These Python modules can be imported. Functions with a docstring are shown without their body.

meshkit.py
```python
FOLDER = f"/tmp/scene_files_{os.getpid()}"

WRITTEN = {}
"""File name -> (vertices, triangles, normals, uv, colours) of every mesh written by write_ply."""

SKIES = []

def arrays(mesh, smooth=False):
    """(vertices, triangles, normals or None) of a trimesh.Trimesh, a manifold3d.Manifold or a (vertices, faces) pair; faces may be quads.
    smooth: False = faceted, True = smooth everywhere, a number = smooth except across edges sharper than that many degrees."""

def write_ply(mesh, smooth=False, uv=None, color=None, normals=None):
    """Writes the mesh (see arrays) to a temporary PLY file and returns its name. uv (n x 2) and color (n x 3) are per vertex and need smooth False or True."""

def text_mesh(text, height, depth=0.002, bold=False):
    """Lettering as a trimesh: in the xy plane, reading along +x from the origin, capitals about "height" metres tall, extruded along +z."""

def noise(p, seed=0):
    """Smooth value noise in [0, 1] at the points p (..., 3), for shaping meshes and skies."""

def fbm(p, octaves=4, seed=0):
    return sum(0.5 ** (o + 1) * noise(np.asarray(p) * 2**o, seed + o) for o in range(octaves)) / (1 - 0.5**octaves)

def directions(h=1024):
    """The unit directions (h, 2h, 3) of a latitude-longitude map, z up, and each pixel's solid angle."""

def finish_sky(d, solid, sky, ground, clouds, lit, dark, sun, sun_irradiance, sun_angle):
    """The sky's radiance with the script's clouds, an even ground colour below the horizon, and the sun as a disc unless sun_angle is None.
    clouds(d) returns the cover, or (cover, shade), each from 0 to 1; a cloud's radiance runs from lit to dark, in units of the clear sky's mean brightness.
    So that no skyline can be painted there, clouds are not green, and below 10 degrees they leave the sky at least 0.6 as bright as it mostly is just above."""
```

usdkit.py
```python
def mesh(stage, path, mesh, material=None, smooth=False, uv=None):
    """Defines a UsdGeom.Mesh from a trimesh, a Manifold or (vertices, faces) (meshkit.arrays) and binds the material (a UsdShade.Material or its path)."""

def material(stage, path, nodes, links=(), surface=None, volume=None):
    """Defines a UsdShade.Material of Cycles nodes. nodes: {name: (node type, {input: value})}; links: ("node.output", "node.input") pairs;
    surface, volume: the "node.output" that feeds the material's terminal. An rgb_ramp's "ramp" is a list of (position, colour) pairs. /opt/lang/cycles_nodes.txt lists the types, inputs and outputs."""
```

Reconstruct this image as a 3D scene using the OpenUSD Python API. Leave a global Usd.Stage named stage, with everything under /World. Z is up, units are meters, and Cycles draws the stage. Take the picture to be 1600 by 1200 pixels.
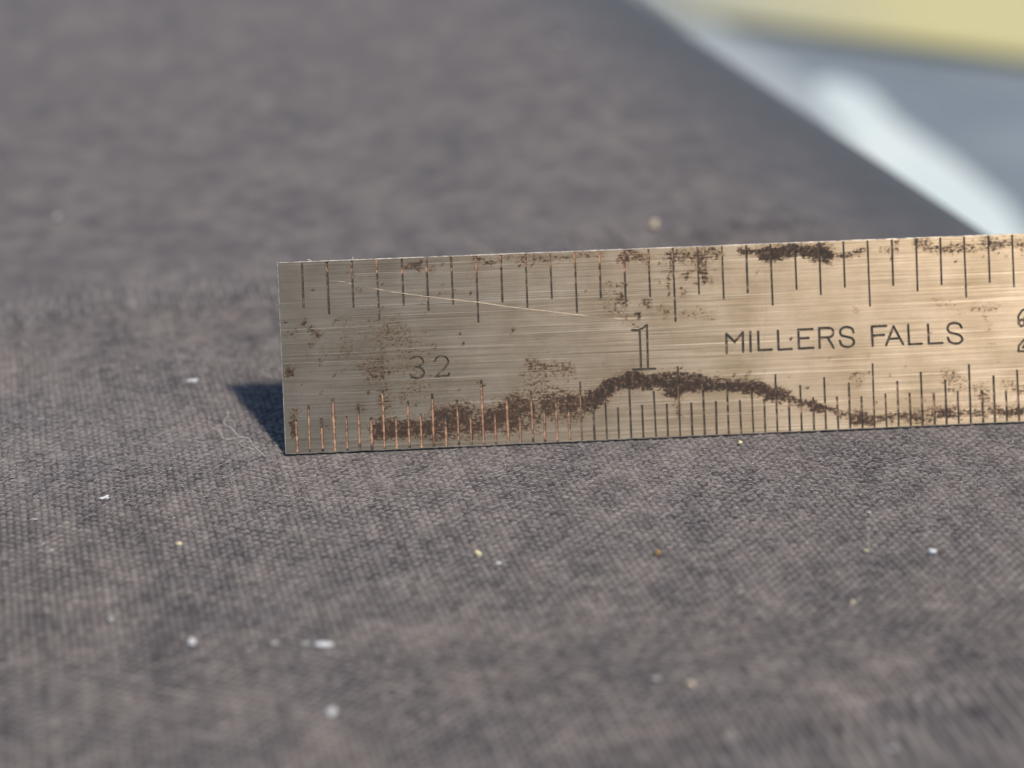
import math, random
import numpy as np, trimesh, usdkit, meshkit
from shapely.geometry import LineString, Polygon, box
from shapely.ops import unary_union
from shapely import affinity
from scipy.ndimage import gaussian_filter, map_coordinates
from pxr import Usd, UsdGeom, UsdLux, UsdShade, Gf, Sdf, Vt

stage = Usd.Stage.CreateInMemory()
UsdGeom.SetStageUpAxis(stage, UsdGeom.Tokens.z)
UsdGeom.SetStageMetersPerUnit(stage, 1.0)
UsdGeom.Xform.Define(stage, '/World')
MM = 0.001
R = np.random.default_rng(7); random.seed(7)

# ------------------------------------------------------------------ camera
CAM = np.array([9.06010118, -100.2138672, 56.6450234])                 # millimetres
YAW, PITCH, ROLL, LEAN = np.radians([3.15298764, 27.5, -0.98087084, 26.4937562])
FPX = 2800.0                                                           # focal length in photo pixels (1600 wide)
_f = np.array([math.sin(YAW)*math.cos(PITCH), math.cos(YAW)*math.cos(PITCH), -math.sin(PITCH)])
_r = np.array([math.cos(YAW), -math.sin(YAW), 0.0]); _u = np.cross(_r, _f)
RIGHT = math.cos(ROLL)*_r + math.sin(ROLL)*_u; UP = -math.sin(ROLL)*_r + math.cos(ROLL)*_u; FWD = _f
cam = UsdGeom.Camera.Define(stage, '/World/camera')
m = np.eye(4); m[0, :3], m[1, :3], m[2, :3], m[3, :3] = RIGHT, UP, -FWD, CAM*MM
cam.AddTransformOp().Set(Gf.Matrix4d(*m.ravel().tolist()))
AP = 36.0
cam.CreateHorizontalApertureAttr(AP); cam.CreateVerticalApertureAttr(AP*0.75)
cam.CreateFocalLengthAttr(AP*FPX/1600)
cam.CreateClippingRangeAttr(Gf.Vec2f(0.005, 50))
cam.CreateFStopAttr(21.0)                                              # a pupil of about 2.9 mm
cam.CreateFocusDistanceAttr(0.1116)
cam.CreateExposureAttr(0.18)

# ------------------------------------------------------------------ sun and sky
def rays(px):
    px = np.atleast_2d(np.asarray(px, float))
    return FWD + np.outer((px[:, 0]-800)/FPX, RIGHT) - np.outer((px[:, 1]-600)/FPX, UP)
def ground(px, z=0.0):                                                 # where a photo pixel meets a level plane, mm
    d = rays(px); return CAM + d*((z-CAM[2])/d[:, 2])[:, None]
def on_ruler(px):                                                      # where a photo pixel meets the ruler's face, mm along and up it
    d = rays(px); n = np.array([0, -math.cos(LEAN), math.sin(LEAN)])
    X = CAM + d*(-(CAM@n)/(d@n))[:, None]
    return np.stack([X[:, 0], X[:, 2]/math.cos(LEAN)], 1)
W, T, L = 12.3, 0.5, 152.4
tip = ground((351, 604))[0]
sun = np.array([0, W*math.sin(LEAN), W*math.cos(LEAN)]) - tip; sun /= np.linalg.norm(sun)
SUN_EL, SUN_ROT = math.asin(sun[2]), math.atan2(sun[0], sun[1])
dl = UsdLux.DistantLight.Define(stage, '/World/sun')
dl.CreateIntensityAttr(1.0); dl.CreateAngleAttr(5.0); dl.CreateNormalizeAttr(True); dl.CreateColorAttr(Gf.Vec3f(1.0, 0.87, 0.72))
z = sun; x = np.cross([0, 0, 1.0], z); x /= np.linalg.norm(x); y = np.cross(z, x)
m = np.eye(4); m[0, :3], m[1, :3], m[2, :3] = x, y, z
dl.AddTransformOp().Set(Gf.Matrix4d(*m.ravel().tolist()))
sky = UsdLux.DomeLight.Define(stage, '/World/sky')
skym = usdkit.material(stage, '/World/Looks/sky', {
    's': ('sky_texture', {'sky_type': 'single_scattering', 'sun_disc': False, 'sun_elevation': SUN_EL, 'sun_rotation': SUN_ROT, 'ozone_density': 2.5, 'aerosol_density': 0.6}),
    'b': ('background_shader', {'strength': 0.12})}, [('s.color', 'b.color')], surface='b.background')
UsdShade.MaterialBindingAPI.Apply(sky.GetPrim()).Bind(skym)
for k, v in (('label', 'clear daylight sky overhead'), ('kind', 'structure')): sky.GetPrim().SetCustomDataByKey(k, v)

# ------------------------------------------------------------------ helpers
used = {}
def path_for(name, parent=None):
    base = (str(parent.GetPath()) if parent else '/World') + '/' + name
    n = used.get(base, -1) + 1; used[base] = n
    return base if n == 0 else f'{base}_{n:03d}'
def tag(p, label=None, cat=None, group=None, kind=None):
    p = p.GetPrim() if hasattr(p, 'GetPrim') else p
    for k, v in (('label', label), ('category', cat), ('group', group), ('kind', kind)):
        if v: p.SetCustomDataByKey(k, v)
    return p
def primvars(mesh, pv):
    for k, v in pv.items():
        UsdGeom.PrimvarsAPI(mesh).CreatePrimvar(k, Sdf.ValueTypeNames.FloatArray, 'vertex').Set(Vt.FloatArray.FromNumpy(np.asarray(v, np.float32)))
def obj(name, vf, mat, parent=None, smooth=False, pv=None):
    """vertices in millimetres"""
    v, f = (np.asarray(vf.vertices), np.asarray(vf.faces)) if hasattr(vf, 'vertices') else vf
    me = usdkit.mesh(stage, path_for(name, parent), (np.asarray(v)*MM, f), mat, smooth=smooth)
    if pv: primvars(me, pv)
    return me.GetPrim()
def xform(name, loc=(0, 0, 0), mat4=None, parent=None):
    x = UsdGeom.Xform.Define(stage, path_for(name, parent))
    if mat4 is not None: x.AddTransformOp().Set(Gf.Matrix4d(*mat4.ravel().tolist()))
    else: x.AddTranslateOp().Set(Gf.Vec3d(*(np.asarray(loc, float)*MM)))
    return x.GetPrim()
def fbm2(shape, sizes, seed, amps=None):
    """sum of smoothed white noise fields, each of unit spread"""
    g = np.random.default_rng(seed); out = np.zeros(shape)
    for i, s in enumerate(sizes):
        n = gaussian_filter(g.standard_normal(shape), s, mode='wrap'); out += n/n.std()*(1 if amps is None else amps[i])
    return out
def mat(name, nodes, links, surface='p.BSDF'):
    return usdkit.material(stage, '/World/Looks/'+name, nodes, links, surface=surface)
def plain(name, col, rough=0.6, **kw):
    return mat(name, {'p': ('principled_bsdf', {'base_color': col, 'roughness': rough, **kw})}, [])

# ------------------------------------------------------------------ materials
def steel_material(name):
    n, l = {}, []
    n['tc'] = ('texture_coordinate', {})
    n['mbr'] = ('mapping', {'scale': (60, 1000, 25000)}); l.append(('tc.object', 'mbr.vector'))     # fine brushed lines along the rule
    n['br'] = ('noise_texture', {'scale': 1.0, 'detail': 5.0, 'roughness': 0.65}); l.append(('mbr.vector', 'br.vector'))
    n['mb2'] = ('mapping', {'scale': (170, 1000, 7500), 'rotation': (0, 0.012, 0)}); l.append(('tc.object', 'mb2.vector'))
    n['b2'] = ('noise_texture', {'scale': 1.0, 'detail': 3.0, 'roughness': 0.6}); l.append(('mb2.vector', 'b2.vector'))
    n['mb3'] = ('mapping', {'scale': (45, 1000, 15000), 'rotation': (0, -0.03, 0), 'location': (3, 2, 7)}); l.append(('tc.object', 'mb3.vector'))
    n['b3'] = ('noise_texture', {'scale': 1.0, 'detail': 2.0, 'roughness': 0.5}); l.append(('mb3.vector', 'b3.vector'))
    n['msum'] = ('math', {'math_type': 'add'}); l += [('br.fac', 'msum.value1'), ('b2.fac', 'msum.value2')]
    n['bump'] = ('bump', {'strength': 0.4, 'distance': 0.00002}); l.append(('msum.value', 'bump.height'))
    # colour of the worn metal: warm grey with tarnish drawn along the brushing
    n['blot'] = ('noise_texture', {'scale': 260.0, 'detail': 5.0, 'roughness': 0.6}); l.append(('tc.object', 'blot.vector'))
    n['cr'] = ('rgb_ramp', {'ramp': [(0.33, (0.20, 0.160, 0.112)), (0.44, (0.305, 0.246, 0.174)), (0.56, (0.345, 0.279, 0.199)), (0.67, (0.455, 0.372, 0.268))]}); l.append(('br.fac', 'cr.fac'))
    n['cr2'] = ('rgb_ramp', {'ramp': [(0.3, (0.80, 0.78, 0.75)), (0.5, (1, 1, 1)), (0.7, (1.08, 1.07, 1.05))]}); l.append(('b2.fac', 'cr2.fac'))
    n['cm'] = ('mix_color', {'blend_type': 'multiply', 'fac': 1.0, 'use_clamp': True}); l += [('cr.color', 'cm.a'), ('cr2.color', 'cm.b')]
    n['cr3'] = ('rgb_ramp', {'ramp': [(0.35, (0.72, 0.69, 0.63)), (0.6, (1, 1, 1))]}); l.append(('blot.fac', 'cr3.fac'))
    n['cm2'] = ('mix_color', {'blend_type': 'multiply', 'fac': 0.8}); l += [('cm.result', 'cm2.a'), ('cr3.color', 'cm2.b')]
    # a few bright hairline scratches
    n['hl'] = ('rgb_ramp', {'ramp': [(0.62, (0, 0, 0)), (0.68, (1, 1, 1))]}); l.append(('b3.fac', 'hl.fac'))
    n['cm3'] = ('mix_color', {'blend_type': 'mix', 'b': (0.80, 0.70, 0.54)}); l += [('hl.color', 'sepH.color'), ('sepH.r', 'hm.value1'), ('hm.value', 'cm3.fac'), ('cm2.result', 'cm3.a')]
    n['sepH'] = ('separate_color', {}); n['hm'] = ('math', {'math_type': 'multiply', 'value2': 0.42})
    # stains: where they lie comes with the mesh, their ragged edge from noise
    n['st'] = ('attribute', {'attribute': 'stain'}); n['ru'] = ('attribute', {'attribute': 'rust'})
    n['mns'] = ('mapping', {'scale': (4300, 1000, 6200)}); l.append(('tc.object', 'mns.vector'))
    n['ns'] = ('noise_texture', {'scale': 1.0, 'detail': 6.0, 'roughness': 0.72}); l.append(('mns.vector', 'ns.vector'))
    n['mnt'] = ('mapping', {'scale': (900, 1000, 12000), 'location': (5, 1, 2)}); l.append(('tc.object', 'mnt.vector'))
    n['nt'] = ('noise_texture', {'scale': 1.0, 'detail': 3.0, 'roughness': 0.6}); l.append(('mnt.vector', 'nt.vector'))
    n['nmix'] = ('mix_float', {'fac': 0.28}); l += [('ns.fac', 'nmix.a'), ('nt.fac', 'nmix.b')]
    n['nsh'] = ('math', {'math_type': 'multiply_add', 'value2': 4.8, 'value3': -2.95}); l.append(('nmix.result', 'nsh.value1'))
    n['sadd'] = ('math', {'math_type': 'add'}); l += [('nsh.value', 'sadd.value1'), ('st.fac', 'sadd.value2')]
    n['mask'] = ('map_range', {'range_type': 'smoothstep', 'from_min': -0.02, 'from_max': 0.36, 'clamp': True}); l.append(('sadd.value', 'mask.value'))
    n['rn'] = ('noise_texture', {'scale': 3400.0, 'detail': 4.0, 'roughness': 0.7}); l.append(('tc.object', 'rn.vector'))
    n['scol'] = ('rgb_ramp', {'ramp': [(0.32, (0.012, 0.008, 0.005)), (0.5, (0.024, 0.015, 0.010)), (0.58, (0.058, 0.035, 0.021)), (0.68, (0.20, 0.135, 0.09))]}); l.append(('rn.fac', 'scol.fac'))
    n['rr'] = ('math', {'math_type': 'multiply'}); l += [('ru.fac', 'rr.value1'), ('rn.fac', 'rr.value2')]
    n['srust'] = ('mix_color', {'blend_type': 'mix', 'b': (0.105, 0.048, 0.026)}); l += [('rr.value', 'srust.fac'), ('scol.color', 'srust.a')]
    n['hal'] = ('map_range', {'range_type': 'smoothstep', 'from_min': -0.55, 'from_max': 0.35, 'to_max': 0.42, 'clamp': True}); l.append(('sadd.value', 'hal.value'))
    n['hst'] = ('math', {'math_type': 'multiply', 'use_clamp': True}); n['st4'] = ('math', {'math_type': 'multiply', 'value2': 3.0, 'use_clamp': True}); l += [('st.fac', 'st4.value1'), ('hal.result', 'hst.value1'), ('st4.value', 'hst.value2')]
    n['hcol'] = ('mix_color', {'blend_type': 'multiply', 'b': (0.60, 0.46, 0.33)}); l += [('hst.value', 'hcol.fac'), ('cm3.result', 'hcol.a')]
    n['fin'] = ('mix_color', {'blend_type': 'mix'}); l += [('mask.result', 'fin.fac'), ('hcol.result', 'fin.a'), ('srust.result', 'fin.b')]
    n['met'] = ('map_range', {'from_min': 0, 'from_max': 1, 'to_min': 0.92, 'to_max': 0.0}); l.append(('mask.result', 'met.value'))
    n['rgh'] = ('map_range', {'from_min': 0, 'from_max': 1, 'to_min': 0.405, 'to_max': 0.9}); l.append(('mask.result', 'rgh.value'))
    n['tan'] = ('combine_xyz', {'x': 0.0, 'y': math.sin(LEAN), 'z': math.cos(LEAN)})
    n['p'] = ('principled_bsdf', {'anisotropic': 0.75})
    l += [('fin.result', 'p.base_color'), ('met.result', 'p.metallic'), ('rgh.result', 'p.roughness'), ('tan.vector', 'p.tangent'), ('bump.normal', 'p.normal')]
    return mat(name, n, l)
M_steel = steel_material('brushed_steel')
M_edge = mat('edge_highlight_steel', {'tc': ('texture_coordinate', {}), 'n': ('noise_texture', {'scale': 3000.0, 'detail': 4.0}),
    'r': ('rgb_ramp', {'ramp': [(0.35, (0.34, 0.29, 0.22)), (0.6, (0.72, 0.66, 0.56))]}), 'p': ('principled_bsdf', {'metallic': 0.55, 'roughness': 0.42})},
    [('tc.object', 'n.vector'), ('n.fac', 'r.fac'), ('r.color', 'p.base_color')])  # base colour lightened to paint in the highlight along the bevelled edges
M_mark = mat('groove_patina', {'tc': ('texture_coordinate', {}), 'n': ('noise_texture', {'scale': 2600.0, 'detail': 4.0, 'roughness': 0.7}), 'ru': ('attribute', {'attribute': 'rust'}),
    'dark': ('rgb_ramp', {'ramp': [(0.35, (0.022, 0.019, 0.015)), (0.7, (0.095, 0.076, 0.055))]}),
    'org': ('rgb_ramp', {'ramp': [(0.3, (0.15, 0.078, 0.046)), (0.5, (0.31, 0.160, 0.096)), (0.7, (0.50, 0.31, 0.19))]}),
    'sh': ('math', {'math_type': 'multiply_add', 'value2': 2.8, 'value3': -1.4}), 'ad': ('math', {'math_type': 'add'}),
    'mk': ('map_range', {'range_type': 'smoothstep', 'from_min': 0.15, 'from_max': 0.9, 'clamp': True}), 'mx': ('mix_color', {'blend_type': 'mix'}),
    'p': ('principled_bsdf', {'roughness': 0.75})},
    [('tc.object', 'n.vector'), ('n.fac', 'dark.fac'), ('n.fac', 'org.fac'), ('n.fac', 'sh.value1'), ('sh.value', 'ad.value1'), ('ru.fac', 'ad.value2'), ('ad.value', 'mk.value'),
     ('mk.result', 'mx.fac'), ('dark.color', 'mx.a'), ('org.color', 'mx.b'), ('mx.result', 'p.base_color')])
M_scratch = plain('bright_scratch', (0.52, 0.43, 0.32), 0.5, metallic=0.6)

def cloth_material(name):
    n, l = {}, []
    n['tc'] = ('texture_coordinate', {})
    n['h'] = ('attribute', {'attribute': 'wear'}); n['eb'] = ('attribute', {'attribute': 'edge_band'})
    n['n1'] = ('noise_texture', {'scale': 130.0, 'detail': 6.0, 'roughness': 0.62}); l.append(('tc.object', 'n1.vector'))
    n['n2'] = ('noise_texture', {'scale': 420.0, 'detail': 5.0, 'roughness': 0.6}); l.append(('tc.object', 'n2.vector'))
    n['n3'] = ('noise_texture', {'scale': 9000.0, 'detail': 3.0, 'roughness': 0.7}); l.append(('tc.object', 'n3.vector'))
    n['base'] = ('rgb_ramp', {'ramp': [(0.30, (0.030, 0.029, 0.034)), (0.5, (0.043, 0.039, 0.041)), (0.72, (0.066, 0.057, 0.052))]}); l.append(('n1.fac', 'base.fac'))
    n['dust'] = ('rgb_ramp', {'ramp': [(0.30, (0.168, 0.159, 0.160)), (0.5, (0.208, 0.191, 0.183)), (0.7, (0.255, 0.231, 0.213))]}); l.append(('n2.fac', 'dust.fac'))
    n['a1'] = ('math', {'math_type': 'multiply_add', 'value2': 0.6, 'value3': -0.31}); l.append(('n1.fac', 'a1.value1'))
    n['a2'] = ('math', {'math_type': 'multiply_add', 'value2': 0.6, 'value3': -0.3}); l.append(('n2.fac', 'a2.value1'))
    n['a3'] = ('math', {'math_type': 'multiply_add', 'value2': 1.0, 'value3': -0.5}); l.append(('n3.fac', 'a3.value1'))
    n['s1'] = ('math', {'math_type': 'add'}); l += [('a1.value', 's1.value1'), ('a2.value', 's1.value2')]
    n['s2'] = ('math', {'math_type': 'add'}); l += [('s1.value', 's2.value1'), ('a3.value', 's2.value2')]
    n['s3'] = ('math', {'math_type': 'add'}); l += [('s2.value', 's3.value1'), ('h.fac', 's3.value2')]
    n['mk'] = ('map_range', {'from_min': 0.0, 'from_max': 1.15, 'to_min': 0.0, 'to_max': 0.92, 'clamp': True}); l.append(('s3.value', 'mk.value'))
    n['mx'] = ('mix_color', {'blend_type': 'mix'}); l += [('mk.result', 'mx.fac'), ('base.color', 'mx.a'), ('dust.color', 'mx.b')]
    n['mc'] = ('mix_color', {'blend_type': 'mix', 'b': (0.056, 0.063, 0.072)}); l += [('eb.fac', 'mc.fac'), ('mx.result', 'mc.a')]  # cloth turns darker and bluer towards its rolled edge
    n['p'] = ('principled_bsdf', {'roughness': 0.9, 'specular_ior_level': 0.25, 'sheen_weight': 0.08, 'sheen_roughness': 0.5}); l.append(('mc.result', 'p.base_color'))
    return mat(name, n, l)
M_cloth = cloth_material('worn_canvas')

# ------------------------------------------------------------------ the cloth covered surface
# edge of the cloth surface, running away to the upper right of the picture
EA, EB = ground((1022, 0))[0][:2], ground((1570, 360))[0][:2]
ED = (EA-EB)/np.linalg.norm(EA-EB); EN = np.array([ED[1], -ED[0]])      # along, outward
if EN[0] < 0: EN = -EN
cloth = xform('cloth_surface')
tag(cloth, 'dark grey woven cloth covering, dusty and worn, under the steel rule', None, None, 'structure')
def edge_dist(x, y): return (x-EB[0])*EN[0] + (y-EB[1])*EN[1]
RE = 7.0
# a) the wide cloth: flat, rolled over at the edge, hanging down
s_ = np.r_[np.arange(-120, 330, 3.0)]
d_ = np.r_[np.arange(-330, -14, 4.0), np.arange(-14, 0, 1.0)]
arc = np.linspace(0, math.pi/2, 16)
prof = [(d, 0.0, d) for d in d_] + [(RE*math.sin(a)-0.0, RE*math.cos(a)-RE, RE*a) for a in arc] + [(RE, -RE-h, RE*1.57+h) for h in np.arange(2, 34, 2.0)]
prof = np.array([(p[0]-RE*0.55, p[1], p[2]-RE*0.55) for p in prof])
S, P = np.meshgrid(s_, np.arange(len(prof)), indexing='ij')
X = EB[0] + S*ED[0] + prof[P, 0]*EN[0]; Y = EB[1] + S*ED[1] + prof[P, 0]*EN[1]; Z = prof[P, 1] - 0.16
def grid_faces(a, b):
    i = np.arange(a*b).reshape(a, b)
    return np.stack([i[:-1, :-1], i[1:, :-1], i[1:, 1:], i[:-1, 1:]], -1).reshape(-1, 4)
V = np.stack([X, Y, Z], -1).reshape(-1, 3)
F = grid_faces(*S.shape)
if np.cross(V[F[0, 1]]-V[F[0, 0]], V[F[0, 2]]-V[F[0, 0]])[2] < 0: F = F[:, ::-1]
cd = prof[P, 2].ravel()
def edge_band_of(d, y):
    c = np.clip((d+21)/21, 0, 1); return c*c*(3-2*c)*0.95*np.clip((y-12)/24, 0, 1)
edge_band = edge_band_of(cd, V[:, 1])
obj('wide_cloth', (V, F), M_cloth, cloth, smooth=True, pv={'wear': np.full(len(V), 0.49), 'edge_band': edge_band})
# b) the woven cloth in the sharp part of the picture: real threads
ANG = math.radians(12.0)                                              # the warp leans to the left going away
def core(lo, hi, c0, c1, fine):
    out = [c0]; 
    x_ = c0
    while x_ < c1: x_ += fine; out.append(x_)
    step = fine; a = out[-1]
    while a < hi: step = min(step*1.25, 2.0); a += step; out.append(a)
    step = fine; a = c0
    while a > lo: step = min(step*1.25, 2.0); a -= step; out.insert(0, a)
    return np.array(out)
PU, PV = 0.41, 0.27
us = core(-34, 62, -26.0, 54.0, PU/5); vs = core(-48, 36, -33.0, 24.0, PV/3.6)
U, Vv = np.meshgrid(us, vs, indexing='ij')
shape = U.shape
wob = fbm2(shape, (60, 18), 3, (0.06, 0.03)); wob2 = fbm2(shape, (50, 15), 4, (0.05, 0.025))
uu, vv = U + wob, Vv + wob2
iu = np.round(uu/PU); du = (uu/PU-iu)*2
jv = np.round(vv/PV); dv = (vv/PV-jv)*2
ph = np.cos(math.pi*vv/PV + math.pi*iu); ph2 = -np.cos(math.pi*uu/PU + math.pi*jv)
rv = np.random.default_rng(5); ht_i = rv.normal(0, 0.012, 800)[iu.astype(int) % 800]; ht_j = rv.normal(0, 0.008, 900)[jv.astype(int) % 900]
warp = 0.075*ph + 0.12*np.sqrt(np.clip(1-du**2, 0, 1)) + ht_i
weft = 0.06*ph2 + 0.06*np.sqrt(np.clip(1-dv**2, 0, 1)) + ht_j
H = np.maximum(warp, weft)
cell = rv.normal(0, 1, (97, 131))[iu.astype(int) % 97, jv.astype(int) % 131]
fine = fbm2(shape, (0.8,), 9); big = fbm2(shape, (25, 70), 10, (0.6, 1.0))
H = H + 0.010*cell + 0.010*fine
flat = np.clip(0.9 + 0.2*big, 0.35, 1.3)                               # threads worn flatter in places
H = (H-0.09)*flat
hn = np.clip((H/flat+0.12)/0.22, 0, 1)
edge = np.minimum.reduce(np.broadcast_arrays(np.clip((us[:, None]+32)/5, 0, 1), np.clip((60-us[:, None])/5, 0, 1), np.clip((vs[None]+46)/10, 0, 1), np.clip((34-vs[None])/8, 0, 1)))
H = H*edge - 0.05 - 0.13*(1-edge)
ca, sa = math.cos(ANG), math.sin(ANG)
X = ca*U - sa*Vv*1.0; Y = sa*U + ca*Vv
und = 0.06*np.sin(X*0.21+1.0)*np.sin(Y*0.17) * np.clip(np.abs(Y)/6, 0, 1)   # gentle unevenness away from the rule
ed_ = edge_dist(X, Y); H = H - 0.3*np.clip((ed_+14)/4, 0, 1) - 2.0*np.clip(ed_+10, 0, 40)
lie = np.random.default_rng(8).standard_normal(300); lie = gaussian_filter(lie, 4); lie = 0.5+0.5*np.clip(lie/lie.std()*0.7, -1, 1)
press = np.exp(-((Y-0.12)/0.42)**2)*((X > -0.3) & (X < 160))            # the cloth gives a little under the rule's edge
H = H - press*(0.07+0.10*np.interp(X, np.arange(300)*0.35-20, lie))
V = np.stack([X, Y, H+und*edge], -1).reshape(-1, 3); F = grid_faces(*shape)
wear = (0.49*(1-edge) + edge*(-0.05 + 1.05*hn**1.8 + 0.09*cell)).ravel()
obj('woven_cloth', (V, F), M_cloth, cloth, smooth=True, pv={'wear': wear, 'edge_band': edge_band_of(ed_, Y).ravel()})
del U, Vv, uu, vv, wob, wob2, warp, weft, ph, ph2, V, F, X, Y

# fuzz standing off the threads
def curves(name, pts, widths, material, parent=None):
    c = UsdGeom.BasisCurves.Define(stage, path_for(name, parent))
    c.CreateTypeAttr('linear'); c.CreatePointsAttr(Vt.Vec3fArray.FromNumpy((np.concatenate(pts)*MM).astype(np.float32)))
    c.CreateCurveVertexCountsAttr(Vt.IntArray([len(p) for p in pts]))
    c.CreateWidthsAttr(Vt.FloatArray.FromNumpy((np.concatenate([np.full(len(p), w) for p, w in zip(pts, widths)])*MM).astype(np.float32))); c.SetWidthsInterpolation('vertex')
    UsdShade.MaterialBindingAPI.Apply(c.GetPrim()).Bind(material); return c.GetPrim()
M_fuzz = plain('fuzz_fibre', (0.40, 0.37, 0.36), 0.7)
M_hair = plain('pale_fibre', (0.62, 0.58, 0.53), 0.6)
def fibre(p0, ang, ln, lift, k=7, curl=0.9, g=R):
    a = ang; p = np.array(p0, float); out = [p.copy()]; c = g.normal(0, curl)
    for i in range(k-1):
        a += c/k + g.normal(0, 0.25)
        p = p + np.array([math.cos(a), math.sin(a), 0])*ln/(k-1); t = (i+1)/(k-1)
        p[2] = p0[2] + lift*math.sin(math.pi*min(t*1.1, 1)); out.append(p.copy())
    return np.array(out)
pts, ws = [], []
for i in range(15000):
    px = (R.uniform(-60, 1660), R.normal(690, 110))
    if px[1] > 1000 or px[1] < 420: continue
    g_ = ground(px)[0]
    if -0.3 < g_[1] < 0.7 and g_[0] > -0.2: continue
    pts.append(fibre((g_[0], g_[1], -0.02), R.uniform(0, 6.28), R.uniform(0.15, 0.55), R.uniform(0.02, 0.13))); ws.append(R.uniform(0.006, 0.012))
for i in range(14000):                                                 # broken fibre ends lying along the weft
    px = (R.uniform(-60, 1660), R.normal(690, 120))
    if px[1] > 1050 or px[1] < 420: continue
    g_ = ground(px)[0]
    if -0.3 < g_[1] < 0.7 and g_[0] > -0.2: continue
    pts.append(fibre((g_[0], g_[1], 0.0), R.normal(ANG, 0.35), R.uniform(0.12, 0.34), R.uniform(0.02, 0.07), k=4, curl=.5)); ws.append(R.uniform(0.010, 0.022))
for i in range(110):                                                   # longer loose fibres
    px = (R.uniform(-40, 1640), R.normal(720, 110)); g_ = ground(px)[0]
    if px[1] > 980 or px[1] < 470 or (-1.5 < g_[1] < 3 and g_[0] > -1.5): continue
    pts.append(fibre((g_[0], g_[1], 0.03), R.uniform(0, 6.28), R.uniform(0.7, 2.2), R.uniform(0.05, 0.25), k=14, curl=2.2)); ws.append(R.uniform(0.010, 0.017))
tag(curves('cloth_fuzz', pts, ws, M_fuzz, cloth), None, None, None, 'stuff')

# ------------------------------------------------------------------ the steel rule
c_, s_n = math.cos(LEAN), math.sin(LEAN)
# local x along the rule, local y into its thickness, local z up its face
rm = np.eye(4); rm[0, :3] = (1, 0, 0); rm[1, :3] = (0, c_, -s_n); rm[2, :3] = (0, s_n, c_)
rule = xform('steel_rule', mat4=rm)
tag(rule, 'old brushed steel rule with rust stains, standing on its edge on the dark cloth', 'ruler')

marks = []                                                             # (name, polygon, depth, rust function or value)
def seg_poly(pts, w, cap=1): return LineString(pts).buffer(w/2, cap_style=cap, join_style=1, quad_segs=4)
EDGE_B, EDGE_T = 0.075, W-0.075
stain_lines, rust_spots = [], []
def st(pxs, hw, dens, rust=0.3):
    pxs = np.atleast_2d(pxs); stain_lines.append((on_ruler(pxs), hw/24.4, dens, rust))
# the broad dark band along the lower edge
st([(592, 672), (640, 668), (690, 668)], 20, 0.95, .25); st([(690, 664), (745, 655), (800, 648)], 30, 0.92, .35); st([(760, 672), (830, 668)], 12, 0.8, .4)
st([(800, 640), (850, 636), (890, 634)], 28, 0.85, .45); st([(890, 640), (930, 628)], 15, 0.95, .15); st([(930, 620), (960, 604), (985, 597)], 14, 1.0, .1)
st([(985, 596), (1010, 593), (1060, 600), (1100, 601)], 15, 1.0, .15); st([(1100, 600), (1150, 602)], 9, 1.0, .1); st([(1060, 585), (1150, 592), (1168, 598)], 7, 0.75, .15)
st([(1150, 604), (1200, 610), (1230, 620)], 10, 1.0, .25); st([(1230, 621), (1270, 633), (1300, 642)], 9, 0.95, .4); st([(1300, 645), (1350, 652), (1420, 652)], 8, 0.8, .5)
st([(1420, 652), (1500, 648), (1580, 643), (1650, 640)], 11, 0.78, .6); st([(1650, 640), (1900, 640)], 10, 0.6, .5)
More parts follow.
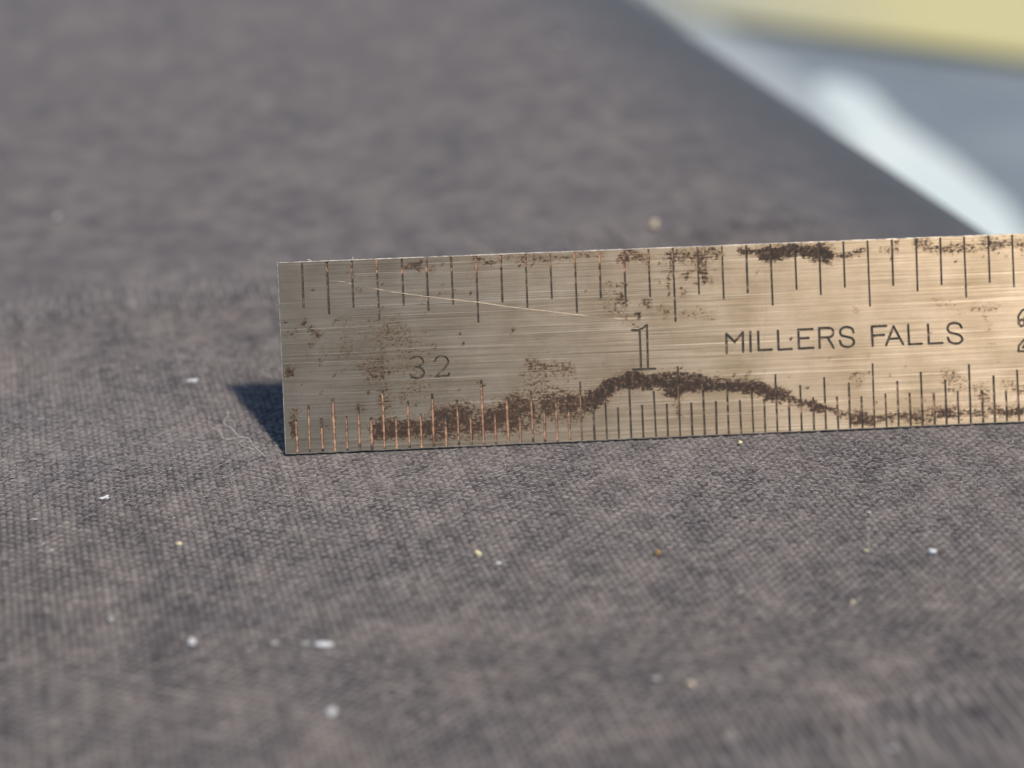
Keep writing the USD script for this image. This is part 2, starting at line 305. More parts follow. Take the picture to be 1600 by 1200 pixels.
# speckle
st([(835, 578), (860, 582), (885, 576)], 14, 0.72, .5); st([(830, 592), (850, 604)], 16, 0.66, .8); st([(820, 612), (870, 612)], 12, 0.6, .5)
st([(600, 530), (620, 525)], 26, 0.58, .1); st([(575, 577), (590, 578)], 22, 0.68, .1); st([(635, 575), (650, 605)], 20, 0.56, .1); st([(600, 612), (600, 640)], 16, 0.70, .1)
st([(630, 618)], 12, 0.62, .1); st([(600, 560)], 16, 0.55, .1); st([(560, 636)], 8, 0.6, .2); st([(535, 542), (545, 548)], 9, 0.72, .4); st([(560, 520), (640, 560)], 40, 0.38, .1)
st([(473, 500), (478, 504)], 6, 0.85, .05); st([(490, 515), (502, 524)], 9, 0.8, .05); st([(490, 537)], 5, 0.7, .1); st([(506, 547)], 4, 0.8, .1); st([(459, 575), (460, 590)], 4, 0.8, .05)
st([(458, 646), (463, 655), (461, 682)], 6, 0.75, .2); st([(484, 556)], 5, 0.7, .1); st([(500, 562)], 5, 0.6, .1); st([(523, 502)], 4, 0.7, .1); st([(537, 578)], 5, 0.6, .1); st([(455, 517)], 9, 0.45, .1)
st([(630, 415), (655, 415)], 6, 0.85, .05); st([(675, 420)], 7, 0.66, .3); st([(690, 413)], 5, 0.6, .3); st([(736, 462)], 4, 0.8, .1)
st([(740, 405), (775, 405)], 5, 0.72, .4); st([(775, 404), (850, 404), (880, 402)], 6, 0.62, .6); st([(880, 402), (930, 400)], 7, 0.66, .5); st([(975, 396), (1005, 404)], 11, 0.75, .7)
st([(985, 408), (1015, 402)], 7, 0.7, .7); st([(1040, 403), (1090, 402), (1115, 398)], 12, 0.80, .5); st([(1042, 418), (1045, 448)], 8, 0.72, .4); st([(1090, 410), (1100, 440)], 11, 0.80, .4); st([(1074, 430)], 5, 0.75, .1)
st([(1115, 442)], 9, 0.55, .5); st([(1165, 392), (1190, 397)], 8, 0.8, .3); st([(1190, 396), (1240, 392), (1292, 392)], 12, 0.98, .1); st([(1262, 403), (1290, 406)], 7, 0.85, .2); st([(1292, 395), (1330, 398)], 7, 0.8, .1)
st([(1335, 395), (1350, 388)], 8, 0.72, .2); st([(1370, 393), (1395, 390)], 8, 0.62, .5); st([(1435, 382), (1470, 388), (1520, 384)], 9, 0.68, .4); st([(1540, 378), (1600, 380), (1650, 378)], 10, 0.66, .3)
st([(968, 465), (975, 475)], 9, 0.72, .2); st([(950, 470), (960, 490)], 14, 0.45, .2); st([(1008, 468), (1015, 478)], 6, 0.72, .05); st([(1030, 482), (1042, 494)], 7, 0.6, .1); st([(975, 490), (990, 502)], 12, 0.5, .3); st([(945, 450), (975, 452)], 7, 0.5, .4)
st([(1075, 490), (1110, 492)], 10, 0.42, .4); st([(1070, 460)], 5, 0.6, .1); st([(1340, 592)], 12, 0.5, .2); st([(1480, 590), (1500, 605)], 16, 0.52, .2); st([(1530, 608), (1545, 622)], 13, 0.6, .4); st([(1575, 600), (1620, 610)], 10, 0.5, .3)
st([(1540, 490), (1548, 505)], 5, 0.55, .1); st([(1530, 475), (1560, 482)], 8, 0.45, .1); st([(1545, 518)], 6, 0.5, .1); st([(1540, 542), (1552, 540)], 6, 0.5, .1); st([(1460, 470), (1500, 485)], 8, 0.4, .1)
st([(1055, 625), (1062, 650)], 6, 0.65, .6); st([(1000, 510)], 5, 0.3, .1)
for cx, cy, sx, sy, k in [(610, 560, 55, 70, 90), (500, 560, 40, 60, 26), (560, 470, 90, 40, 18), (850, 590, 35, 20, 50), (760, 480, 90, 60, 22), (1000, 460, 60, 30, 24), (1080, 420, 50, 18, 36), (780, 405, 120, 5, 40), (1450, 390, 120, 10, 40), (1000, 560, 320, 60, 36), (1450, 600, 110, 25, 46), (800, 620, 110, 14, 60), (1120, 590, 60, 8, 30), (1350, 560, 150, 60, 24)]:
    for _ in range(k): st([(R.normal(cx, sx), R.normal(cy, sy))], R.uniform(1.2, 3.4), R.uniform(0.55, 1.0), R.uniform(0, .4))
_wn = [gaussian_filter(np.random.default_rng(60+i).standard_normal((400, 1600)), 3.0*(1 if i < 2 else 3.2)) for i in range(4)]; _wn = [w_/w_.std() for w_ in _wn]
def stain_at(xy):
    q = np.stack([np.clip(xy[:, 1]*24, 0, 399), np.clip(xy[:, 0]*24, 0, 1599)])
    wv = [map_coordinates(w_, q, order=1, mode='nearest') for w_ in _wn]
    xy = xy + np.stack([0.08*wv[0]+0.14*wv[2], 0.06*wv[1]+0.11*wv[3]], 1)
    d = np.zeros(len(xy)); r = np.zeros(len(xy)); wsum = np.full(len(xy), 1e-6)
    for pl, hw, dens, rs in stain_lines:
        dist = np.full(len(xy), 1e9)
        if len(pl) == 1: dist = np.linalg.norm(xy-pl[0], axis=1)
        for a, b in zip(pl[:-1], pl[1:]):
            t = np.clip(((xy-a)@(b-a))/((b-a)@(b-a)), 0, 1)[:, None]; dist = np.minimum(dist, np.linalg.norm(xy-(a+t*(b-a)), axis=1))
        k = np.clip(1.25-dist/hw*0.75, 0, 1); k = dens*k*k*(3-2*k)
        r += k*rs; wsum += k; d = np.maximum(d, k)
    d = d*np.clip(1.0+0.09*wv[2]+0.06*wv[1], 0.72, 1.18); u = np.clip((d-0.72)/0.2, 0, 1); return d + 0.16*u*u*(3-2*u), r/wsum
# graduations: sixteenths along the top, thirty-seconds along the bottom
IN = 25.4
def tick_rust_top(x, z):
    a = math.exp(-((x-13)/11)**2)*0.55 + (0.4 if 19 < x < 30 else 0.0)
    return a*np.clip((z-(W-1.9))/1.1, 0, 1) + 0.0*z
def tick_rust_bottom(x, z, top):
    if x < 19.5: a = 0.95; f = np.clip((top-0.5*R.random()-z)/0.5+0.35, 0, 1)*np.clip((z-0.15)/0.5+0.3, 0.25, 1)
    elif abs(x-25.4) < .2: a = 0.8; f = np.exp(-((z-2.4)/1.0)**2)
    elif x < 28: a = 0.25; f = np.exp(-((z-3)/0.8)**2)
    else: a = 0.45; f = np.exp(-((z-1.6)/1.0)**2)
    return a*f
far_marks = []
for k in range(1, 96):
    x = k*IN/16; ln = {0: 4.75, 8: 4.35}.get(k % 16) or (4.0 if k % 4 == 0 else 3.5 if k % 2 == 0 else 3.12)
    ln += R.normal(0, 0.05); w = 0.135*R.uniform(0.88, 1.1)
    (marks if x < 60 else far_marks).append(('graduation_mark', seg_poly([(x+R.normal(0, .01), EDGE_T), (x+R.normal(0, .01), W-ln)], w, 2), 0.05, ('t', x)))
for k in range(1, 192):
    x = k*IN/32; ln = {0: 4.65, 16: 4.25}.get(k % 32) or (3.85 if k % 8 == 0 else 3.5 if k % 4 == 0 else 3.05 if k % 2 == 0 else 2.2)
    ln += R.normal(0, 0.05); w = (0.17 if x < 19 else 0.14)*R.uniform(0.85, 1.1)
    (marks if x < 60 else far_marks).append(('graduation_mark', seg_poly([(x+R.normal(0, .01), EDGE_B), (x+R.normal(0, .01), ln)], w, 2), 0.035 if x < 19 else 0.05, ('b', x, ln)))
# stamped lettering, traced as strokes on the face
def smooth_line(p, n=6):
    p = np.asarray(p, float)
    if len(p) < 3: return p
    q = [p[0]]
    P_ = np.vstack([2*p[0]-p[1], p, 2*p[-1]-p[-2]])
    for i in range(1, len(P_)-2):
        a, b, c, d = P_[i-1:i+3]
        for t in np.linspace(0, 1, n+1)[1:]:
            q.append(0.5*(2*b+(c-a)*t+(2*a-5*b+4*c-d)*t*t+(3*b-a-3*c+d)*t**3))
    return np.array(q)
def glyph(name, strokes, to_px, w, depth=0.055, curved=()):
    polys = []
    for i, s in enumerate(strokes):
        p = on_ruler(to_px(np.array(s, float)))
        polys.append(seg_poly(smooth_line(p) if i in curved else p, w))
    marks.append((name, unary_union(polys).simplify(0.004), depth, ('g', float(polys[0].centroid.x))))
tA = lambda p: p/5.3333 + (1050, 480)
tB = lambda p: p/3.53 + (1200, 350)
tC = lambda p: p/3.53 + (420, 380)
tD = lambda p: p/3.53 + (800, 360)
LW = 0.168
glyph('stamped_letter', [[(455, 382), (452, 222), (522, 290), (590, 210), (592, 370)]], tA, LW)
glyph('stamped_letter', [[(652, 207), (655, 368)]], tA, LW)
glyph('stamped_letter', [[(717, 203), (722, 360), (830, 354)]], tA, LW)
glyph('stamped_letter', [[(882, 197), (888, 355), (998, 348)]], tA, LW)
glyph('stamped_letter', [[(1170, 183), (1052, 188), (1058, 345), (1178, 339)], [(1055, 262), (1138, 257)]], tA, LW)
glyph('stamped_letter', [[(1230, 340), (1226, 176)], [(1226, 176), (1290, 173), (1330, 180), (1344, 210), (1330, 243), (1290, 252), (1230, 255)], [(1298, 254), (1346, 338)]], tA, LW, curved=(1,))
glyph('stamped_letter', [[(1512, 212), (1500, 180), (1460, 165), (1420, 174), (1400, 205), (1415, 236), (1460, 247), (1502, 262), (1516, 295), (1495, 324), (1455, 331), (1415, 318), (1398, 280)]], tA, LW, curved=(0,))
glyph('stamped_letter', [[(652, 562), (572, 566), (577, 672)], [(575, 617), (640, 611)]], tB, LW)
glyph('stamped_letter', [[(652, 668), (692, 564), (745, 663)], [(668, 634), (726, 630)]], tB, LW)
glyph('stamped_letter', [[(773, 556), (778, 664), (848, 660)]], tB, LW)
glyph('stamped_letter', [[(882, 555), (887, 660), (962, 656)]], tB, LW)
glyph('stamped_letter', [[(1068, 572), (1055, 553), (1028, 546), (1000, 554), (990, 578), (1003, 598), (1032, 605), (1060, 616), (1072, 638), (1056, 656), (1030, 660), (1003, 650), (992, 628)]], tB, LW, curved=(0,))
glyph('stamped_numeral', [[(780, 642), (800, 629), (830, 628), (850, 645), (847, 668), (812, 684)], [(812, 684), (840, 690), (856, 710), (850, 733), (825, 745), (795, 741), (778, 722)]], tC, 0.125, 0.05, (0, 1))
glyph('stamped_numeral', [[(917, 650), (927, 631), (952, 623), (978, 630), (990, 652), (980, 678), (950, 708), (920, 737)], [(920, 737), (992, 730), (995, 716)]], tC, 0.125, 0.05, (0,))
glyph('stamped_numeral', [[(662, 550), (692, 551), (720, 541), (744, 522), (750, 765)], [(704, 553), (712, 765)], [(668, 768), (790, 763)]], tD, 0.15, 0.05)
glyph('stamped_numeral', [[(1591.5, 506), (1591, 494), (1597, 485), (1610, 480), (1624, 486), (1628, 502), (1618, 520), (1598, 543), (1626, 541), (1627, 548), (1591, 549), (1592, 540), (1609, 521), (1617, 505), (1612, 492), (1603, 492), (1600, 499)], [(1591, 504), (1595, 510), (1600, 508), (1601, 502), (1596, 499), (1591, 504)]], lambda p: p, 0.15, 0.05)

holes = unary_union([m_[1] for m_ in marks+far_marks])
from shapely import prepared
def tri(poly):
    """triangles of a polygon"""
    out_v, out_f, n = [], [], 0
    for g in getattr(poly, 'geoms', [poly]):
        if g.geom_type != 'Polygon' or g.area < 1e-7: continue
        try: v, f = trimesh.creation.triangulate_polygon(g, engine='earcut')
        except Exception: continue
        out_v.append(v); out_f.append(f+n); n += len(v)
    return (np.vstack(out_v), np.vstack(out_f)) if out_v else (np.zeros((0, 2)), np.zeros((0, 3), int))
from shapely.strtree import STRtree
hole_list = list(getattr(holes, 'geoms', [holes])); tree_ = STRtree(hole_list)
xs = np.r_[np.arange(0.06, 56, 0.2), np.arange(56, L-0.06, 2.5), L-0.06]; zs = np.linspace(0.06, W-0.06, 62)
fv, ff, n = [], [], 0
for i in range(len(xs)-1):
    for j in range(len(zs)-1):
        b = box(xs[i], zs[j], xs[i+1], zs[j+1]); hit = [hole_list[k] for k in tree_.query(b) if hole_list[k].intersects(b)]
        if not hit:
            v = np.array([(xs[i], zs[j]), (xs[i+1], zs[j]), (xs[i+1], zs[j+1]), (xs[i], zs[j+1])]); f = np.array([[0, 1, 2], [0, 2, 3]])
        else:
            v, f = tri(b.difference(unary_union(hit)))
            if not len(f): continue
            a, b_, c = v[f[:, 0]], v[f[:, 1]], v[f[:, 2]]
            neg = (b_[:, 0]-a[:, 0])*(c[:, 1]-a[:, 1])-(b_[:, 1]-a[:, 1])*(c[:, 0]-a[:, 0]) < 0
            f = np.array(f); f[neg] = f[neg][:, ::-1]
        fv.append(v); ff.append(f+n); n += len(v)
fv, ff = np.vstack(fv), np.vstack(ff)
sd, sr = stain_at(fv)
V = np.stack([fv[:, 0], np.zeros(len(fv)), fv[:, 1]], 1)
obj('front_face', (V, ff), M_steel, rule, pv={'stain': sd, 'rust': sr})
# rounded, slightly nicked edges, ends and back
def ring(inset, depth, jitter):
    nx = np.r_[np.arange(0.06, 58, 0.2), np.arange(58, L-0.06, 3.0), L-0.06]; nz = np.linspace(0.06, W-0.06, 60)
    q = [(x_, 0.06) for x_ in nx] + [(L-0.06, z_) for z_ in nz[1:]] + [(x_, W-0.06) for x_ in nx[::-1][1:]] + [(0.06, z_) for z_ in nz[::-1][1:-1]]
    q = np.array(q); c = np.array([(1 if i < len(nx)-1 and i > 0 else 0) for i in range(len(q))])
    off = np.zeros_like(q); e = 0.06-inset
    off[np.isclose(q[:, 1], 0.06), 1] -= e; off[np.isclose(q[:, 1], W-0.06), 1] += e; off[np.isclose(q[:, 0], 0.06), 0] -= e; off[np.isclose(q[:, 0], L-0.06), 0] += e
    rr = np.random.default_rng(11); jt = gaussian_filter(rr.standard_normal(len(q)), 1.2, mode='wrap')*1.2
    q = q + off*(1-jitter*np.clip(np.abs(jt), 0, 1.6)[:, None])
    return np.stack([q[:, 0], np.full(len(q), depth), q[:, 1]], 1)
rings = [ring(0.06, 0, 0), ring(0.02, 0.016, .35), ring(0.0, 0.06, .35), ring(0.0, T-0.06, .2), ring(0.06, T, 0)]
V = np.vstack(rings); k = len(rings[0]); F = []
for a in range(len(rings)-1):
    i = np.arange(k); j = (i+1) % k
    F.append(np.stack([a*k+i, (a+1)*k+i, (a+1)*k+j, a*k+j], 1))
F = np.vstack(F); F = np.vstack([F[:, [0, 1, 2]], F[:, [0, 2, 3]]])
obj('edge', (V, F), M_edge, rule, smooth=40)
obj('back_face', (np.array([(0.06, T, 0.06), (L-.06, T, 0.06), (L-.06, T, W-.06), (0.06, T, W-.06)]), np.array([[0, 2, 1], [0, 3, 2]])), M_edge, rule)
# the marks themselves: floor and walls of each groove
def groove(poly, depth):
    vs_, fs_, n = [], [], 0
    outer, inner = poly, poly.buffer(-0.036, quad_segs=2)
    if not inner.is_empty:
        v, f = tri(outer.difference(inner)); A, B, C = v[f[:, 0]], v[f[:, 1]], v[f[:, 2]]; neg = (B[:, 0]-A[:, 0])*(C[:, 1]-A[:, 1])-(B[:, 1]-A[:, 1])*(C[:, 0]-A[:, 0]) < 0
        f = np.array(f); f[neg] = f[neg][:, ::-1]
        import shapely
        on = shapely.distance(shapely.points(v), outer.boundary) < 0.015
        vs_.append(np.stack([v[:, 0], np.where(on, 0.0, depth), v[:, 1]], 1)); fs_.append(f); n += len(v); poly = inner
    minx, miny, maxx, maxy = poly.bounds
    cuts = np.arange(miny, maxy+0.15, 0.15)
    for a in cuts[:-1] if len(cuts) > 1 else [miny]:
        v, f = tri(poly.intersection(box(minx-1, a, maxx+1, a+0.15)))
        if not len(f): continue
        A, B, C = v[f[:, 0]], v[f[:, 1]], v[f[:, 2]]; neg = (B[:, 0]-A[:, 0])*(C[:, 1]-A[:, 1])-(B[:, 1]-A[:, 1])*(C[:, 0]-A[:, 0]) < 0
        f = np.array(f); f[neg] = f[neg][:, ::-1]
        vs_.append(np.stack([v[:, 0], np.full(len(v), depth), v[:, 1]], 1)); fs_.append(f+n); n += len(v)
    return np.vstack(vs_), np.vstack(fs_)
def rust_of(info, V):
    if info[0] == 't': return tick_rust_top(info[1], V[:, 2])
    if info[0] == 'b': return tick_rust_bottom(info[1], V[:, 2], info[2])
    return np.full(len(V), 0.03)
for name, poly, depth, info in marks:
    V, F = groove(poly, depth); obj(name, (V, F), M_mark, rule, pv={'rust': rust_of(info, V)})
VV, FF, n = [], [], 0
for name, poly, depth, info in far_marks:
    V, F = groove(poly, depth); VV.append(V); FF.append(F+n); n += len(V)
VV, FF = np.vstack(VV), np.vstack(FF)
tag(obj('graduation_marks', (VV, FF), M_mark, rule, pv={'rust': np.zeros(len(VV))}), None, None, None, 'stuff')
# the long bright scratch across the upper left of the face
def ribbon(pts, w, y=-0.004):
    p = np.asarray(pts, float); t = np.gradient(p, axis=0); t /= np.linalg.norm(t, axis=1)[:, None]; nn = np.stack([-t[:, 1], t[:, 0]], 1)
    w = np.asarray(w)[:, None] if np.ndim(w) else w
    a, b = p+nn*w/2, p-nn*w/2; k = len(p)
    V = np.vstack([np.stack([a[:, 0], np.full(k, 0.001), a[:, 1]], 1), np.stack([p[:, 0], np.full(k, y), p[:, 1]], 1), np.stack([b[:, 0], np.full(k, 0.001), b[:, 1]], 1)])
    i = np.arange(k-1); F = np.vstack([np.stack([i, k+i, k+i+1, i+1], 1), np.stack([k+i, 2*k+i, 2*k+i+1, k+i+1], 1)])
    return V, np.vstack([F[:, [0, 1, 2]], F[:, [0, 2, 3]]])
def scratch(pxs, w):
    p = smooth_line(on_ruler(pxs), 10); k = len(p); p = p + R.normal(0, 0.006, p.shape)
    ww = w*np.clip(R.normal(0.8, 0.3, k), 0.25, 1.4)*np.clip(np.minimum(np.arange(k), k-1-np.arange(k))/6, 0.15, 1)
    obj('scratch', ribbon(p, ww), M_scratch, rule)
scratch([(560, 446), (620, 457), (690, 466), (745, 472), (800, 480), (870, 488), (945, 497)], 0.038)
scratch([(505, 437), (540, 441), (560, 446)], 0.02)
scratch([(800, 455), (840, 458)], 0.02)
scratch([(795, 463), (814, 476)], 0.02) if False else None
M_dull = plain('dull_scratch', (0.16, 0.13, 0.095), 0.5, metallic=0.6)
def dull(pxs, w):
    p = smooth_line(on_ruler(pxs), 8); obj('scratch', ribbon(p, w*R.uniform(0.4, 1.0, len(p)), -0.0015), M_dull, rule)
dull([(1190, 392), (1196, 440), (1197, 500), (1192, 560)], 0.022); dull([(950, 500), (949, 545), (947, 575)], 0.02); dull([(1130, 560), (1145, 545), (1152, 530)], 0.016)
dull([(760, 480), (764, 500), (765, 512)], 0.022); dull([(1255, 560), (1275, 546), (1310, 541)], 0.014); dull([(846, 400), (850, 440)], 0.016)
scratch([(792, 413), (812, 427)], 0.025)
scratch([(935, 496), (985, 498), (1025, 495)], 0.026)
scratch([(1115, 540), (1180, 537), (1240, 529)], 0.02) if False else None

# ------------------------------------------------------------------ crumbs, lint and hairs on the cloth
def crumb(px, size_px, material, name, label, cat, squash=(1, .7, .6), ang=0.0, lift=0.5, seed=0):
    p = ground(px)[0]; s = 0.85*size_px/(FPX/np.linalg.norm(p-CAM))/2
    m_ = trimesh.creation.icosphere(subdivisions=2); g = np.random.default_rng(seed)
    v = np.array(m_.vertices); f1 = g.normal(0, 1, (6, 3)); 
    r_ = 1 + sum(0.22*np.sin(v@(f1[i]*2.6)+i) for i in range(6))*0.7
    v = v*r_[:, None]*np.array(squash)*s
    c, s2 = math.cos(ang), math.sin(ang); v = v@np.array([[c, s2, 0], [-s2, c, 0], [0, 0, 1]])
    v[:, 2] -= v[:, 2].min()
    o = xform(name, (p[0], p[1], 0.0)) if False else None
    pth = path_for(name); me = usdkit.mesh(stage, pth, (v*MM, m_.faces), material, smooth=True)
    UsdGeom.Xformable(me).AddTranslateOp().Set(Gf.Vec3d(p[0]*MM, p[1]*MM, -0.02*MM))
    return tag(me.GetPrim(), label, cat)
M_dim = plain('grey_lint', (0.30, 0.30, 0.30), 0.8); M_white = plain('white_lint', (0.50, 0.51, 0.52), 0.7); M_yellow = plain('straw_grain', (0.56, 0.50, 0.31), 0.6); M_tan = plain('tan_grain', (0.60, 0.50, 0.38), 0.7)
M_amber = plain('amber_grain', (0.24, 0.15, 0.07), 0.5); M_ochre = plain('ochre_grain', (0.60, 0.46, 0.20), 0.6); M_green = plain('pale_green_fibre', (0.34, 0.35, 0.28), 0.7); M_black = plain('dark_grit', (0.02, 0.018, 0.016), 0.8)
CR = [((300, 597), 17, M_white, 'lint_fleck', 'white lint fleck left of the tip of the shadow of the rule', 'lint', (1, .45, .35), .1),
 ((748, 868), 13, M_yellow, 'grain', 'pale yellow oval grain on the cloth below the middle of the rule', 'grain', (1, .75, .7), -.6),
 ((779, 881), 10, M_white, 'lint_fleck', 'bluish white fleck just right of the pale yellow oval grain', 'lint', (1, .6, .4), -.4),
 ((1455, 865), 16, M_white, 'crumb', 'largest white crumb on the cloth at the right of the picture', 'crumb', (1, .7, .6), -.4),
 ((1352, 862), 8, M_yellow, 'crumb', 'small pale crumb at the foot of the upright greenish fibre', 'crumb', (1, .8, .7), 0),
 ((1028, 866), 12, M_amber, 'grain', 'brown amber grain on the cloth below the numeral 1', 'grain', (1, .8, .7), .5),
 ((1157, 694), 7, M_yellow, 'grain', 'tiny yellow grain close under the lower edge of the rule', 'grain', (1, .9, .8), 0),
 ((1020, 357), 14, M_tan, 'grain', 'blurred tan grain on the cloth just behind the top edge of the rule', 'grain', (1, .8, .9), 0),
 ((90, 343), 15, M_dim, 'lint_fleck', 'blurred white fleck on the far cloth at the left of the picture', 'lint', (.7, 1, .5), 0),
 ((875, 68), 16, M_dim, 'crumb', 'faint blurred crumb far back on the cloth near the top', 'crumb', (1, .8, .5), 0),
 ((505, 1011), 28, M_white, 'lint_fleck', 'long white lint fleck lying sideways in the left foreground', 'lint', (1, .38, .35), 0),
 ((478, 1008), 13, M_dim, 'lint_fleck', 'small white fleck touching the left end of the long sideways fleck', 'lint', (1, .7, .5), 0),
 ((302, 1005), 15, M_white, 'lint_fleck', 'bright white fleck standing upright in the left foreground', 'lint', (.7, 1, .6), .4),
 ((429, 1007), 15, M_dim, 'lint_fleck', 'dim white fleck midway between the upright fleck and the long sideways fleck', 'lint', (1, .7, .4), 0),
 ((519, 1116), 17, M_white, 'lint_fleck', 'round white fleck in the foreground below the long sideways fleck', 'lint', (1, .9, .7), 0),
 ((174, 971), 13, M_dim, 'lint_fleck', 'ragged white fleck at the left, above the foreground blur', 'lint', (1, .8, .6), .3),
 ((163, 780), 18, M_white, 'lint_fleck', 'pale elongated fleck slanting on the cloth left of the rule', 'lint', (1, .4, .35), .5),
 ((280, 852), 15, M_yellow, 'lint_fleck', 'flat cream fleck lying level on the cloth below left of the rule', 'lint', (1, .5, .4), 0),
 ((80, 862), 12, M_dim, 'lint_fleck', 'white fleck, nearest to the left side of the picture', 'lint', (1, .5, .5), -.3),
 ((53, 814), 10, M_dim, 'lint_fleck', 'small white fleck, upper of the cluster at the left side', 'lint', (1, .6, .5), .3),
 ((68, 851), 8, M_dim, 'lint_fleck', 'tiny white fleck in the middle of the cluster at the left side', 'lint', (1, .7, .5), 0),
 ((1025, 1062), 14, M_dim, 'lint_fleck', 'blurred white fleck in the middle foreground below the amber grain', 'lint', (1, .8, .5), 0),
 ((1079, 1070), 13, M_tan, 'crumb', 'blurred beige crumb right of the white fleck in the middle foreground', 'crumb', (1, .8, .5), 0),
 ((1395, 1172), 17, M_dim, 'lint_fleck', 'blurred white fleck nearest to the bottom right corner', 'lint', (1, .6, .4), .6),
 ((1332, 942), 9, M_yellow, 'crumb', 'small cream crumb on the cloth below the greenish fibre', 'crumb', (1, .8, .5), .6),
 ((1158, 925), 8, M_dim, 'lint_fleck', 'small white curl of lint right of and below the amber grain', 'lint', (1, .6, .5), .4),
 ((1432, 1091), 12, M_dim, 'lint_fleck', 'blurred slanting white fleck above the bottom right corner', 'lint', (1, .5, .4), .8),
 ((1358, 802), 7, M_dim, 'crumb', 'tiny white crumb above the tip of the greenish fibre', 'crumb', (1, .8, .6), 0),
 ((1562, 949), 10, M_black, 'grit', 'dark speck of grit on the cloth at the right side', 'grit', (1, .6, .5), 0),
 ((385, 606), 6, M_dim, 'lint_fleck', 'small pale fleck inside the shadow beside the rule', 'lint', (1, .6, .5), -.6)]
for i, (px, sz, mt, nm, lb, ct, sq, an) in enumerate(CR): crumb(px, sz, mt, nm, lb, ct, sq, an, seed=40+i)
def hair(name, pxs, lifts, w, material, label, cat='fibre'):
    p = ground(pxs); p[:, 2] = np.interp(np.arange(len(p)), np.linspace(0, len(p)-1, len(lifts)), lifts); p[:, 2] += 0.03
    return tag(curves(name, [smooth_line(p, 5)], [w], material), label, cat)
hair('hair', [(358, 645), (355, 656), (350, 663), (353, 669), (364, 676), (374, 686), (389, 689), (397, 700), (415, 716)], (.1, .2, .25, .15, .1), 0.026, M_hair, 'longest curled pale hair at the lower left corner of the rule')
hair('hair', [(328, 653), (327, 668), (342, 676), (351, 690), (366, 688), (375, 686)], (.1, .2, .1), 0.02, M_hair, 'looped pale hair left of the longest curled hair')
hair('hair', [(350, 663), (364, 664), (368, 672)], (.2, .3, .1), 0.02, M_hair, 'short hooked hair at the top bend of the longest curled hair')
hair('hair', [(375, 690), (378, 700), (397, 704)], (.1, .15, .1), 0.02, M_hair, 'short hair branching under the middle of the longest curled hair')
hair('hair', [(405, 592), (415, 596), (427, 597)], (.2, .5, .3), 0.03, M_hair, 'short white hair at the top of the shadow beside the rule')
hair('hair', [(424, 603), (430, 606), (434, 603)], (.3, .5, .3), 0.02, M_hair, 'small curved hair touching the left end of the rule')
hair('fibre_thread', [(1355, 840), (1356, 852), (1358, 864)], (.7, .4, .05), 0.03, M_green, 'upright greenish fibre on the cloth at the right')
hair('fibre_thread', [(758, 728), (768, 718), (785, 724), (790, 735), (775, 742), (765, 735)], (.1, .2, .1), 0.011, M_hair, 'tangled beige fibre just below the rule near its half inch mark')
hair('hair', [(1412, 895), (1430, 903), (1455, 912)], (.1, .4, .1), 0.025, M_green, 'thin pale fibre below the largest white crumb')
# dust: a great many specks no one would count
def dust(count, zone, size, material, name, seed):
    g = np.random.default_rng(seed); ico = trimesh.creation.icosphere(subdivisions=0); VV, FF = [], []
    for i in range(count):
        px = (g.uniform(-50, 1650), g.uniform(*zone)); p = ground(px)[0]
        if -1.0 < p[1] < 6.5 and p[0] > -0.5: continue
        s = size*abs(g.normal(0.7, 0.45)); v = ico.vertices*s*g.uniform(0.4, 1, 3); v = v + (p[0], p[1], 0.02); VV.append(v); FF.append(ico.faces+12*len(FF))
    return tag(obj(name, (np.vstack(VV), np.vstack(FF)), material, None, smooth=True), 'fine pale dust specks scattered over the dark cloth' if size < 0.05 else 'coarser grey lint specks scattered over the dark cloth', 'dust' if size < 0.05 else 'lint', None, 'stuff')
dust(500, (420, 1000), 0.035, M_white, 'dust_specks', 21)
dust(170, (430, 1180), 0.075, M_dim, 'lint_specks', 22)
# tiny burrs on the top edge of the rule
tag(curves('burr', [np.array([(1.95, 0.02, W+0.10), (2.1, 0.01, W+0.05), (2.22, 0.0, W-0.03)])], [0.035], M_hair, rule))
tag(curves('burr', [np.array([(4.85, 0.05, W-0.02), (4.83, 0.02, W+0.16)])], [0.03], M_hair, rule))

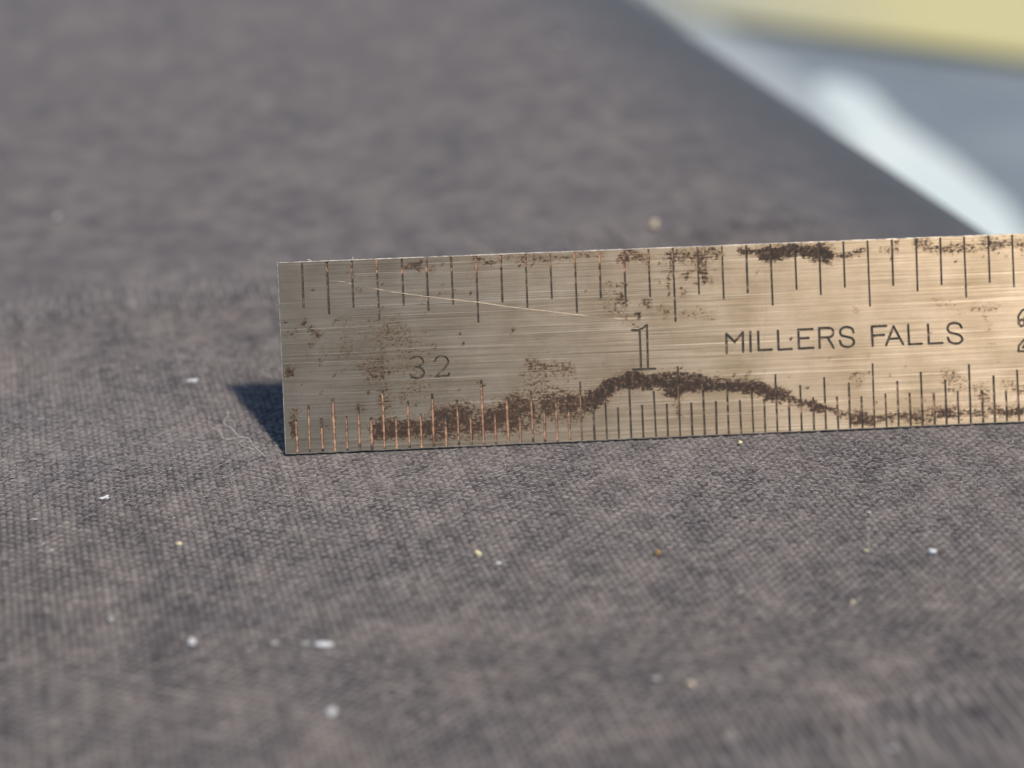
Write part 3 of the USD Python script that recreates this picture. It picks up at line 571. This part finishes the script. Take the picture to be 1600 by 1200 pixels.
# ------------------------------------------------------------------ what lies beyond the edge, far out of focus
ZL = -130.0
def slab(name, pxs, z0, th, material, label, cat, kind=None, r=1.0):
    q = ground(pxs, z0)[:, :2]; pg = Polygon(q).buffer(-r).buffer(r, quad_segs=5)
    m_ = trimesh.creation.extrude_polygon(pg, th, engine='earcut'); v = np.array(m_.vertices); v[:, 2] += z0-th
    return tag(obj(name, (v, m_.faces), material), label, cat, None, kind)
def noisy(name, a, b, rough, scale):
    return mat(name, {'tc': ('texture_coordinate', {}), 'n': ('noise_texture', {'scale': scale, 'detail': 4.0}), 'r': ('rgb_ramp', {'ramp': [(0.35, a), (0.65, b)]}), 'p': ('principled_bsdf', {'roughness': rough})},
               [('tc.object', 'n.vector'), ('n.fac', 'r.fac'), ('r.color', 'p.base_color')])
M_table = noisy('blue_grey_laminate', (0.150, 0.18, 0.20), (0.195, 0.225, 0.245), 0.45, 18.0)
M_sheet = noisy('pale_paper', (0.50, 0.58, 0.58), (0.56, 0.63, 0.61), 0.5, 30.0)
M_grey = noisy('grey_paper', (0.27, 0.315, 0.325), (0.31, 0.35, 0.355), 0.6, 30.0)
M_yel = mat('yellow_print', {'tc': ('texture_coordinate', {}), 'sx': ('separate_xyz', {}), 'mr': ('map_range', {'range_type': 'smoothstep', 'from_min': 0.085, 'from_max': 0.23, 'clamp': True}),
    'n': ('noise_texture', {'scale': 25.0, 'detail': 3.0}), 'nm': ('math', {'math_type': 'multiply_add', 'value2': 0.05}), 'r': ('rgb_ramp', {'ramp': [(0.0, (0.26, 0.285, 0.275)), (0.45, (0.34, 0.34, 0.25)), (1.0, (0.48, 0.445, 0.215))]}), 'p': ('principled_bsdf', {'roughness': 0.55})},
    [('tc.object', 'sx.vector'), ('sx.x', 'nm.value3'), ('n.fac', 'nm.value1'), ('nm.value', 'mr.value'), ('mr.result', 'r.fac'), ('r.color', 'p.base_color')])
big = np.array([(-600, -600), (900, -600), (900, 1200), (-600, 1200)])
m_ = trimesh.creation.extrude_polygon(Polygon(big), 20, engine='earcut'); v = np.array(m_.vertices); v[:, 2] += ZL-22
tag(obj('table_top', (v, m_.faces), M_table), 'blue grey table top beyond the edge of the cloth', None, None, 'structure')
slab('paper_sheet', [(1266, 132), (1300, 124), (1356, 142), (1402, 192), (1482, 246), (1570, 316), (1640, 420), (1560, 470), (1400, 330)], ZL, 1.2, M_sheet, 'bright white paper strip lying just beyond the cloth edge', 'paper')
slab('paper_sheet', [(880, -60), (1040, -60), (1100, 20), (1190, 84), (1310, 150), (1380, 330), (1200, 330), (900, 60)], ZL-0.5, 0.8, M_grey, 'light grey paper beyond the cloth edge, below the yellow sheet', 'paper')
slab('card_sheet', [(985, -20), (1060, 20), (1215, 38), (1420, 63), (1640, 92), (1800, 125), (1800, -220), (900, -220)], ZL+2, 1.5, M_yel, 'yellow card lying farthest back at the top right', 'card')
